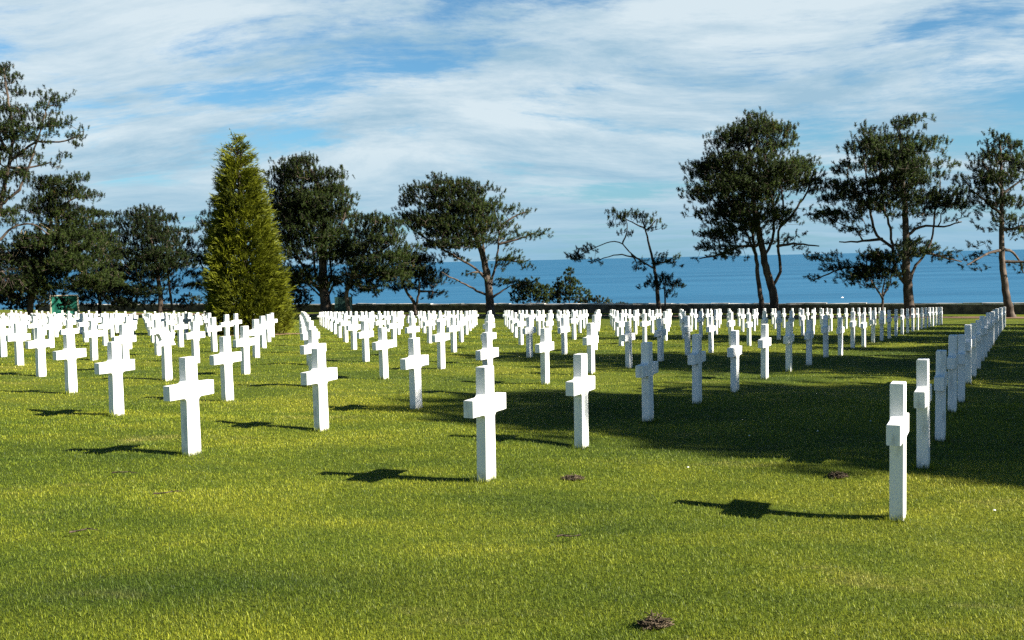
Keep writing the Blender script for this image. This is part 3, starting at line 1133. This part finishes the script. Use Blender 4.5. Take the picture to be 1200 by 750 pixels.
traced('pine_tree', 'dark pine behind the ragged drooping pine, right of the green screen', 118, PX,
       [(117, 366), (117, 340), (118, 310), (120, 280), (122, 255)], [[(118, 315), (132, 300), (142, 288)]],
       [(124, 258, 12, 12), (130, 280, 16, 12), (112, 275, 14, 14), (138, 300, 14, 16), (112, 310, 16, 18), (128, 330, 18, 20), (108, 345, 16, 12), (140, 345, 14, 12)],
       M_PINE_DARK, M_BARK_DARK, r_trunk=.24, dens=2.0)


# golden conifer among the stones
def conifer():
    b = conifer_at
    m = b[1] / F
    H = (392 - 164) * m
    root = empty('golden_conifer', tuple(b))
    tag(root, 'tall cone-shaped golden green conifer standing among the crosses', 'tree')
    prof_h = np.array([0, .06, .2, .42, .675, .92, .975, 1.0])
    prof_r = np.array([41, 44, 43, 36, 25, 13, 6, 1]) * m
    lean = 8 * m
    segs = []
    n = 26
    for k in range(n):
        a, c = k / n, (k + 1) / n
        segs.append((np.array([-lean * a, 0, H * .97 * a - .1]), np.array([-lean * c, 0, H * .97 * c - .1]), .24 * (1 - a) + .015, .24 * (1 - c) + .015))
    for q in range(220):
        hh = random.uniform(.02, .95)
        a = random.uniform(0, 6.283)
        rr = float(np.interp(hh, prof_h, prof_r)) * .8
        p0 = np.array([-lean * hh, 0, H * max(0, hh - .03)])
        p1 = np.array([rr * math.cos(a) - lean * hh, rr * math.sin(a), H * hh + .1])
        segs.append((p0, p1, .035, .012))
    V, f, lt = tubes(segs, 8)
    obj('trunk', np_mesh('trunk', V, f, lt, M_BARK_DARK, smooth_shade=True), root)
    NC = 1500
    h = .97 - np.sqrt(rng.random(NC)) * .955
    h = np.where(rng.random(NC) < .12, rng.random(NC), h)
    az = rng.uniform(0, 2 * math.pi, NC)
    lump = 1 + .07 * np.sin(3 * az + 9 * h) + .06 * np.sin(5 * az - 17 * h + 1)
    R = np.interp(h, prof_h, prof_r) * lump * rng.uniform(.72, .97, NC)
    C = np.stack([R * np.cos(az) - lean * h, R * np.sin(az), H * h], -1)
    out = np.stack([np.cos(az), np.sin(az), np.zeros(NC)], -1)
    D0 = unit(out * .9 + np.array([.18, 0, .50]) + rng.normal(0, .22, (NC, 3)))
    per = 8
    N = NC * per
    C = np.repeat(C, per, 0) + np.repeat(D0, per, 0) * rng.uniform(-.25, .15, (N, 1)) + rng.normal(0, .085, (N, 3))
    D0 = np.repeat(D0, per, 0)
    ctone = np.repeat(np.clip(rng.normal(.5, .25, NC), 0, 1), per)
    # every spray: a drooping-tipped feathery frond of narrow leaflets
    L = rng.uniform(.38, .72, N)
    d = unit(D0 + rng.normal(0, .20, (N, 3)))
    k = 16
    t = rng.uniform(0, 1, (N, k, 1))
    st = C[:, None] + d[:, None] * (t - .4) * L[:, None, None]
    side = unit(np.cross(d, rng.normal(0, 1, (N, 3))))
    sg = np.where(rng.random((N, k, 1)) < .5, -1.0, 1.0)
    ld = unit(d[:, None] * 1.0 + side[:, None] * sg * rng.uniform(.15, .65, (N, k, 1)) + rng.normal(0, .16, (N, k, 3)))
    ll = rng.uniform(.10, .26, (N, k, 1))
    ww = rng.uniform(.022, .045, (N, k, 1))
    sd = unit(np.cross(ld, rng.normal(0, 1, (N, k, 3))))
    V = np.stack([st - sd * ww / 2, st + sd * ww / 2, st + ld * ll], 2).reshape(-1, 3)
    tone = np.repeat(np.clip(ctone + rng.normal(0, .12, N), 0, 1), k * 3)
    obj('crown', np_mesh('crown', V, np.arange(len(V)), np.full(len(V) // 3, 3), M_GOLD, tone), root)
    # ring of mulch
    vs, fs = [(b[0], b[1], float(terrain(b[0], b[1])) + .05)], []
    n = 40
    for q in range(n):
        a = q / n * 6.2832
        r = 51 * m * (1.12 + .06 * math.sin(3 * a) + random.uniform(-.04, .04))
        x, y = b[0] + r * math.cos(a), b[1] + r * math.sin(a)
        vs.append((x, y, float(terrain(x, y)) + .012))
    for q in range(n):
        fs.append((0, 1 + q, 1 + (q + 1) % n))
    mm = MB()
    mm.add(vs, fs)
    tag(obj('mulch', mm.mesh('mulch', M_MULCH)), kind='structure')


conifer()


# shrubs and hedge plants by the wall
def bush(name, label, Y, blobs, mat, group='shrubs along the sea wall', leaf=True, dens=4.0, dmin=.24):
    bx = sum(b[0] for b in blobs) / len(blobs)
    low = max(b[1] + b[3] for b in blobs)
    p = at_depth(bx, low, Y)
    gz_ = float(terrain(p[0], p[1]))
    m = Y / F
    clumps, limbs = [], []
    base = np.array([p[0], p[1], gz_])
    limbs.append(([base, base + np.array([0, 0, .5]), base + np.array([.1, 0, .9])], .07, .03))
    for (cx, cy, rx, ry) in blobs:
        c = at_depth(cx, cy, Y) + np.array([0, rng.uniform(-.4, .4), 0])
        rr = np.array([rx, (rx + ry) / 2, ry]) * m
        n = int(max(8, rr.prod() * 4.19 * 2.0 * dens + rr[0] * rr[2] * 4))
        sample_blob(c, rr, n, dmin, clumps)
        limbs.append(([base + np.array([0, 0, .1]), (base + c) / 2 + rng.normal(0, .1, 3), c], .05, .02))
    C = np.array(clumps)
    ctr = C.mean(0) - np.array([0, 0, .5])
    return tree(name, label, 'shrub', base, limbs, clumps, ctr, mat, M_BARK_DARK, group, None,
                dict(spread=.14, needles=26, ln=(.08, .18), wd=(.05, .10), shoot=(.1, .25)), rmin=.008)


bush('pine_shrub', 'rounded dark pine shrub behind the wall, right of the domed pine', 113, [(622, 340, 18, 15), (608, 347, 10, 10), (636, 345, 12, 12)], M_PINE)
bush('pine_shrub', 'pointed dark pine shrub behind the wall with a pale top spire', 114, [(668, 322, 7, 9), (665, 336, 16, 12), (655, 345, 14, 12), (680, 347, 14, 10)], M_PINE)
bush('green_shrub', 'low bright green leafy shrub just over the wall, right of the pointed shrub', 110, [(701, 352, 10, 5), (711, 354, 7, 4), (690, 354, 8, 4)], M_SHRUB)
bush('green_shrub', 'tiny green tuft showing above the wall left of the wind-bent pine', 108, [(729, 357, 6, 2.5)], M_SHRUB)
bush('olive_shrub', 'olive shrub at the far left below the drooping pine', 112, [(8, 352, 16, 11), (22, 355, 12, 9)], M_SHRUB)
bush('olive_shrub', 'olive shrub between the drooping pine trunk and the green screen', 112, [(47, 350, 14, 12), (34, 356, 10, 7)], M_SHRUB)
bush('olive_shrub', 'leafy shrub growing in front of the middle of the green screen', 109.5, [(77, 352, 8, 10), (76, 360, 9, 6)], M_SHRUB)
bush('olive_shrub', 'low leafy shrub right of the green screen', 113, [(103, 357, 12, 5), (97, 354, 6, 6)], M_SHRUB)
bush('olive_shrub', 'dark leafy shrub between golden conifer and thick pine trunk', 114, [(352, 350, 14, 12), (340, 345, 10, 14)], M_SHRUB)
bush('olive_shrub', 'hazy green shrub left of the golden conifer behind the crosses', 120, [(225, 352, 12, 8), (212, 356, 10, 6)], M_SHRUB)

# green windbreak screen with a pale frame
p = at_depth(76, 366, 112)
gz_ = float(terrain(p[0], p[1]))
m = 112 / F
scr = empty('green_screen', (p[0], p[1], gz_))
tag(scr, 'green mesh screen in a pale frame below the trees at left', 'screen')
Wd, Hd = 32 * m, at_depth(76, 345.5, 112)[2] - gz_
for sx in (-1, 1):
    mb = MB()
    mb.box((sx * Wd / 2, 0, Hd / 2), (.13, .13, Hd))
    obj('post', mb.mesh('post', M_FRAME), scr)
mb = MB()
mb.box((0, 0, Hd - .06), (Wd - .136, .11, .12))
obj('top_rail', mb.mesh('top_rail', M_FRAME), scr)
mb = MB()
nseg = 16
for k in range(nseg):        # slightly slack cloth
    x0_, x1_ = -Wd / 2 + .07 + (Wd - .14) * k / nseg, -Wd / 2 + .07 + (Wd - .14) * (k + 1) / nseg
    y0_, y1_ = .03 * math.sin(k * 1.1), .03 * math.sin((k + 1) * 1.1)
    mb.add([(x0_, y0_, .05), (x1_, y1_, .05), (x1_, y1_, Hd - .125), (x0_, y0_, Hd - .125),
            (x0_, y0_ + .012, .05), (x1_, y1_ + .012, .05), (x1_, y1_ + .012, Hd - .125), (x0_, y0_ + .012, Hd - .125)],
           [(0, 1, 2, 3), (7, 6, 5, 4), (3, 2, 6, 7), (0, 4, 5, 1)])
obj('net', mb.mesh('net', M_NET), scr)
# slatted guard round a young plant
p = at_depth(403, 366, 106)
gz_ = float(terrain(p[0], p[1]))
m = 106 / F
gd = empty('plant_guard', (p[0], p[1], gz_))
tag(gd, 'dark green slatted guard box by the wall, right of the thick pine trunk', 'plant guard')
Wd, Hd = 17 * m, at_depth(403, 348, 106)[2] - gz_
for sx in (-1, 1):
    for sy in (-1, 1):
        mb = MB()
        mb.box((sx * Wd / 2, sy * Wd / 2, Hd / 2 + .03), (.08, .08, Hd + .06))
        obj('post', mb.mesh('post', M_NETDARK), gd)
mb = MB()
nsl = 9
for k in range(nsl):
    t = -Wd / 2 + Wd * (k + .5) / nsl
    for sy in (-1, 1):
        mb.box((t, sy * (Wd / 2 + .003), Hd / 2), (Wd / nsl * .72, .03, Hd))
        mb.box((sy * (Wd / 2 + .003), t, Hd / 2), (.03, Wd / nsl * .72, Hd))
obj('slats', mb.mesh('slats', M_NETDARK), gd)
bush('green_shrub', 'young shrub poking out of the dark green guard box', 106, [(403, 347, 6, 5)], M_SHRUB, None, dmin=.2)

# small white boat far out
p = at_depth(987, 349, 10)
p = p * (-60 / p[2])
bt = empty('small_boat', (p[0], p[1], -60))
bt.rotation_euler = (0, 0, .35)
bt.scale = (.6, .6, .6)
tag(bt, 'tiny white motor boat far out on the sea, left of the broad pine', 'boat')
st = [(-3.2, 1.15, .95), (-1.5, 1.35, 1.7), (.6, 1.3, 1.1), (2.2, .8, 1.3), (3.6, .05, 1.55)]
vs, fs = [], []
for x, w_, h_ in st:
    vs += [(x, -w_, h_), (x, -w_ * .7, 0.02), (x, 0, -.35), (x, w_ * .7, .02), (x, w_, h_)]
for k in range(len(st) - 1):
    for q in range(4):
        i_ = k * 5 + q
        fs.append((i_, i_ + 5, i_ + 6, i_ + 1))
    fs.append((k * 5, k * 5 + 4, k * 5 + 9, k * 5 + 5))
fs.append((0, 1, 2, 3, 4))
mb = MB()
mb.add(vs, fs)
obj('hull', mb.mesh('hull', M_HULL), bt)
mb = MB()
mb.box((.3, 0, 1.75), (2.2, 1.7, 1.2))
mb.box((.2, 0, 2.42), (2.5, 1.9, .1))
cab = obj('cabin', mb.mesh('cabin', M_HULL), bt)
mb = MB()
for sy in (-1, 1):
    mb.box((.3, sy * .86, 1.95), (1.7, .03, .45))
mb.box((1.41, 0, 1.95), (.03, 1.4, .45))
obj('window', mb.mesh('window', M_CABIN), cab)


# ------------------------------------------------------------------ litter on the lawn
def dry_clump(px, py, w, label, tall=.05):
    p = on_ground(px, py)
    n = 170
    r = np.sqrt(rng.random(n)) * w
    a = rng.uniform(0, 6.283, n)
    c = np.stack([r * np.cos(a), r * np.sin(a) * .7, np.abs(rng.normal(0, tall * .5, n)) * (1 - r / w * .7) + .012], -1)
    segs = []
    for q in range(n):
        d = rng.normal(0, 1, 3) * np.array([1, 1, .35])
        d = d / np.linalg.norm(d) * rng.uniform(.02, .07)
        segs.append((c[q] - d / 2, c[q] + d / 2, .0035, .0015))
    V, f, lt = tubes(segs, 4)
    o = obj('dry_grass_clump', np_mesh('dry_grass_clump', V, f, lt, M_DRY))
    o.location = tuple(p)
    tag(o, label, 'grass clump', 'dry clumps lying on the lawn')


dry_clump(768, 737, .08, 'dry brown clump of thatch on the grass at the bottom edge, largest of the clumps', .06)
dry_clump(672, 562, .09, 'flat dry brown patch of thatch right of the nearest middle cross', .03)
dry_clump(982, 561, .08, 'dry clump on the edge of the big shadow, left of the nearest right-hand cross', .06)


def twig(px, py, L, rz, label):
    p = on_ground(px, py)
    segs = []
    q = np.array([-L / 2, 0, .045])
    for k in range(5):
        n_ = q + np.array([L / 5, rng.uniform(-.02, .02), rng.uniform(-.006, .008)])
        segs.append((q, n_, .007 - .001 * k, .006 - .001 * k))
        if k in (1, 3):
            segs.append((q, q + np.array([.05, .05 * (-1) ** k, .015]), .004, .002))
        q = n_
    V, f, lt = tubes(segs, 6)
    o = obj('twig', np_mesh('twig', V, f, lt, M_TWIG, smooth_shade=True))
    o.location = tuple(p)
    o.rotation_euler = (0, 0, rz)
    tag(o, label, 'twig', 'dark twigs lying on the lawn')


twig(199, 584, .24, .2, 'dark twig on the grass below the nearest left cross')
twig(148, 560, .26, -.1, 'dark twig on the grass lower left of the nearest left cross')
twig(98, 632, .18, .1, 'dark twig lowest and farthest left in the left foreground')
twig(667, 636, .16, .15, 'short twig on the grass below the flat dry thatch patch')


def pebble(px, py, s, label):
    p = on_ground(px, py)
    import bmesh
    bm = bmesh.new()
    bmesh.ops.create_icosphere(bm, subdivisions=2, radius=1)
    for v in bm.verts:
        k = 1 + .18 * math.sin(3 * v.co.x + 2 * v.co.y) + random.uniform(-.06, .06)
        v.co = (v.co.x * s * k * 1.3, v.co.y * s * k, v.co.z * s * .6 * k)
    me_ = bpy.data.meshes.new('white_pebble')
    bm.to_mesh(me_)
    bm.free()
    me_.materials.append(M_PEBBLE)
    me_.polygons.foreach_set('use_smooth', np.ones(len(me_.polygons), bool))
    o = obj('white_pebble', me_)
    o.location = (p[0], p[1], p[2] + .035)
    tag(o, label, 'pebble', 'white pebbles lying on the lawn')


pebble(1020, 497, .009, 'white pebble in the big shadow near the right-hand row')
pebble(958, 509, .009, 'white pebble in the middle of the big shadow')
pebble(878, 514, .009, 'faint white pebble in the big shadow, leftmost of its three pebbles')
pebble(1165, 604, .009, 'white pebble on sunlit grass right of the nearest right-hand cross')
pebble(806, 552, .009, 'white speck of a pebble by the near edge of the big shadow')

# ------------------------------------------------------------------ pines beyond the right edge, whose shade falls on the lawn
SUN_D = np.array([-.913, .408])      # the way shadows run on the ground
SUN_N = np.array([.408, .913])
SLOPE = 1.63


def side_pine(n, tip, H, rad, label, crown_low=.35, k=1.0):
    t = tip - SLOPE * H
    b2 = SUN_D * t + SUN_N * n
    gz_ = float(terrain(b2[0], b2[1]))
    base = np.array([b2[0], b2[1], gz_])
    clumps = []
    L = [([base, base + np.array([.1, 0, H * .3]), base + np.array([-.1, .1, H * .6]), base + np.array([0, 0, H * .95])], .34, .06)]
    nb = 13
    for q in range(nb):
        h = crown_low + (1 - crown_low) * (q + .5) / nb
        rr = rad * math.sqrt(max(.06, 1 - ((h - .62) / .46) ** 2)) if h > .4 else rad * .75
        a = q * 2.4 + n
        c = base + np.array([math.cos(a) * rr * .55, math.sin(a) * rr * .55, H * h * .95])
        sample_blob(c, np.array([rr * .55, rr * .55, H * .06 + .5]), int(34 * k), .5, clumps)
        L.append(([base + np.array([0, 0, H * max(.25, h - .12)]), c], .09, .03))
    C = np.array(clumps)
    tree('pine_tree', label, 'tree', base, L, clumps, C.mean(0) - np.array([0, 0, 2]), M_PINE, M_BARK, 'pines beyond the right edge', None,
         dict(needles=34, wd=(.06, .10), ln=(.18, .32)))


side_pine(14.4, 5.6, 15, 5.2, 'pine out of frame at right that throws the biggest near shadow', .33, 3.0)
side_pine(12.3, 3.2, 14, 3.15, 'pine out of frame at right, nearest one, half hidden in the biggest shadow', .3, 3.0)
side_pine(23.8, 9.5, 15, 4.3, 'pine out of frame at right, second one behind the biggest shadow', .33, 2.0)
side_pine(30.5, 2.0, 13, 3.4, 'pine out of frame at right, third along the edge', .4, 1.5)
side_pine(37.5, 12.0, 15, 4.2, 'pine out of frame at right, fourth along the edge', .35, 1.7)
side_pine(45.0, 2.5, 14, 4.0, 'pine out of frame at right, fifth along the edge', .35, 1.6)
side_pine(53.0, 4.0, 15, 4.2, 'pine out of frame at right, sixth along the edge', .35, 1.6)
side_pine(63.0, 2.0, 14, 4.0, 'pine out of frame at right, farthest along the edge', .35, 1.6)

# ------------------------------------------------------------------ light, sky
EL = math.atan(1 / SLOPE)
sun = bpy.data.lights.new('sun', 'SUN')
sun.energy = 5.0
sun.angle = math.radians(.53)
sun.color = (1.0, .93, .80)
so = link(bpy.data.objects.new('sun', sun))
from mathutils import Vector, Matrix
sdir = Vector((-SUN_D[0] * math.cos(EL), -SUN_D[1] * math.cos(EL), math.sin(EL)))
so.rotation_euler = sdir.to_track_quat('Z', 'Y').to_euler()

w = bpy.data.worlds.new('World')
SC.world = w
w.use_nodes = True
nt = w.node_tree
nt.nodes.clear()
out = nt.nodes.new('ShaderNodeOutputWorld')
bg = nt.nodes.new('ShaderNodeBackground')
bg.inputs['Strength'].default_value = .05
sky = nt.nodes.new('ShaderNodeTexSky')
sky.sky_type = 'NISHITA'
sky.sun_disc = False
sky.sun_elevation = EL
sky.sun_rotation = math.atan2(sdir.x, sdir.y)
sky.air_density = 1.0
sky.dust_density = .4
sky.ozone_density = 2.5
D = nt.nodes.new('ShaderNodeTexCoord').outputs['Generated']
sep = nt.nodes.new('ShaderNodeSeparateXYZ')
nt.links.new(D, sep.inputs[0])
zc = math_(nt, 'ADD', math_(nt, 'MAXIMUM', sep.outputs[2], 0), .17)
cx_ = math_(nt, 'DIVIDE', sep.outputs[0], zc)
cy_ = math_(nt, 'DIVIDE', sep.outputs[1], zc)
cmb = nt.nodes.new('ShaderNodeCombineXYZ')
nt.links.new(cx_, cmb.inputs[0])
nt.links.new(cy_, cmb.inputs[1])
CV = cmb.outputs[0]
SKYTINT = (.41, .66, .77)
# high cirrus sheet: broad veil plus drawn-out wisps
warp = nt.nodes.new('ShaderNodeTexNoise')
warp.inputs['Scale'].default_value = .25
warp.inputs['Detail'].default_value = 3
nt.links.new(CV, warp.inputs['Vector'])
wadd = nt.nodes.new('ShaderNodeVectorMath')
wadd.operation = 'MULTIPLY_ADD'
nt.links.new(warp.outputs['Color'], wadd.inputs[0])
wadd.inputs[1].default_value = (2.2, 2.2, 0)
nt.links.new(CV, wadd.inputs[2])
WV = wadd.outputs[0]
veil = noise(nt, mapped(nt, WV, (.62, .80, 1), (.0, 0, .25)), 1.0, 9, .62)
wisp = noise(nt, mapped(nt, WV, (1.7, 4.2, 1), (0, 0, .3)), 1.0, 9, .70)
f = math_(nt, 'ADD', math_(nt, 'MULTIPLY', veil, .62), math_(nt, 'MULTIPLY', wisp, .38))
# cover is thick low over the sea and breaks up overhead
thin = math_(nt, 'MULTIPLY', math_(nt, 'SUBTRACT', sep.outputs[2], .25), 2.2, True)
f = math_(nt, 'SUBTRACT', f, thin)
cl = nt.nodes.new('ShaderNodeMapRange')
cl.interpolation_type = 'SMOOTHSTEP'
nt.links.new(f, cl.inputs[0])
cl.inputs[1].default_value = .40
cl.inputs[2].default_value = .51
CLOUD, CLOUD_D = (4.167, 4.811, 5.152), (2.083, 3.182, 4.015)
tone = noise(nt, mapped(nt, WV, (.9, 1.9, 1), (0, 0, .3)), 1.0, 10, .68)
ct = nt.nodes.new('ShaderNodeMapRange')
nt.links.new(tone, ct.inputs[0])
ct.inputs[1].default_value = .38
ct.inputs[2].default_value = .60
ccol = mixc(nt, ct.outputs[0], CLOUD_D, CLOUD)
skyc = mixc(nt, 1.0, sky.outputs[0], SKYTINT, 'MULTIPLY')
deep = math_(nt, 'SUBTRACT', 1, math_(nt, 'MULTIPLY', math_(nt, 'SUBTRACT', sep.outputs[2], .25, True), 1.8), True)
skyc = mixc(nt, math_(nt, 'SUBTRACT', 1, deep), skyc, (.13, .50, 1.15))
c = mixc(nt, math_(nt, 'MULTIPLY', cl.outputs[0], .94), skyc, ccol)
# the sheet greys into the air over the horizon
hz = math_(nt, 'SUBTRACT', 1, math_(nt, 'MULTIPLY', math_(nt, 'MAXIMUM', sep.outputs[2], 0), 9.0), True)
c = mixc(nt, math_(nt, 'MULTIPLY', hz, .85), c, (1.515, 2.879, 3.939))
nt.links.new(c, bg.inputs[0])
nt.links.new(bg.outputs[0], out.inputs[0])

# ------------------------------------------------------------------ camera
cam = bpy.data.cameras.new('camera')
cam.sensor_width = 36
cam.lens = 36 * F / 1200
cam.clip_start = .1
cam.clip_end = 600000
co = link(bpy.data.objects.new('camera', cam))
cr, sr, cp, sp = math.cos(ROL), math.sin(ROL), math.cos(PIT), math.sin(PIT)
right = Vector((cr, -sr * sp, -sr * cp))
upv = Vector((sr, cr * sp, cr * cp))
back = -Vector((0, cp, -sp))
M = Matrix((right, upv, back)).transposed().to_4x4()
co.matrix_world = M
SC.camera = co

SC.view_settings.view_transform = 'Standard'
SC.view_settings.look = 'None'
SC.view_settings.exposure = 1.80
SC.view_settings.gamma = 1
SC.render.resolution_x, SC.render.resolution_y = 1024, 640
SC.cycles.max_bounces = 5
SC.cycles.use_denoising = False
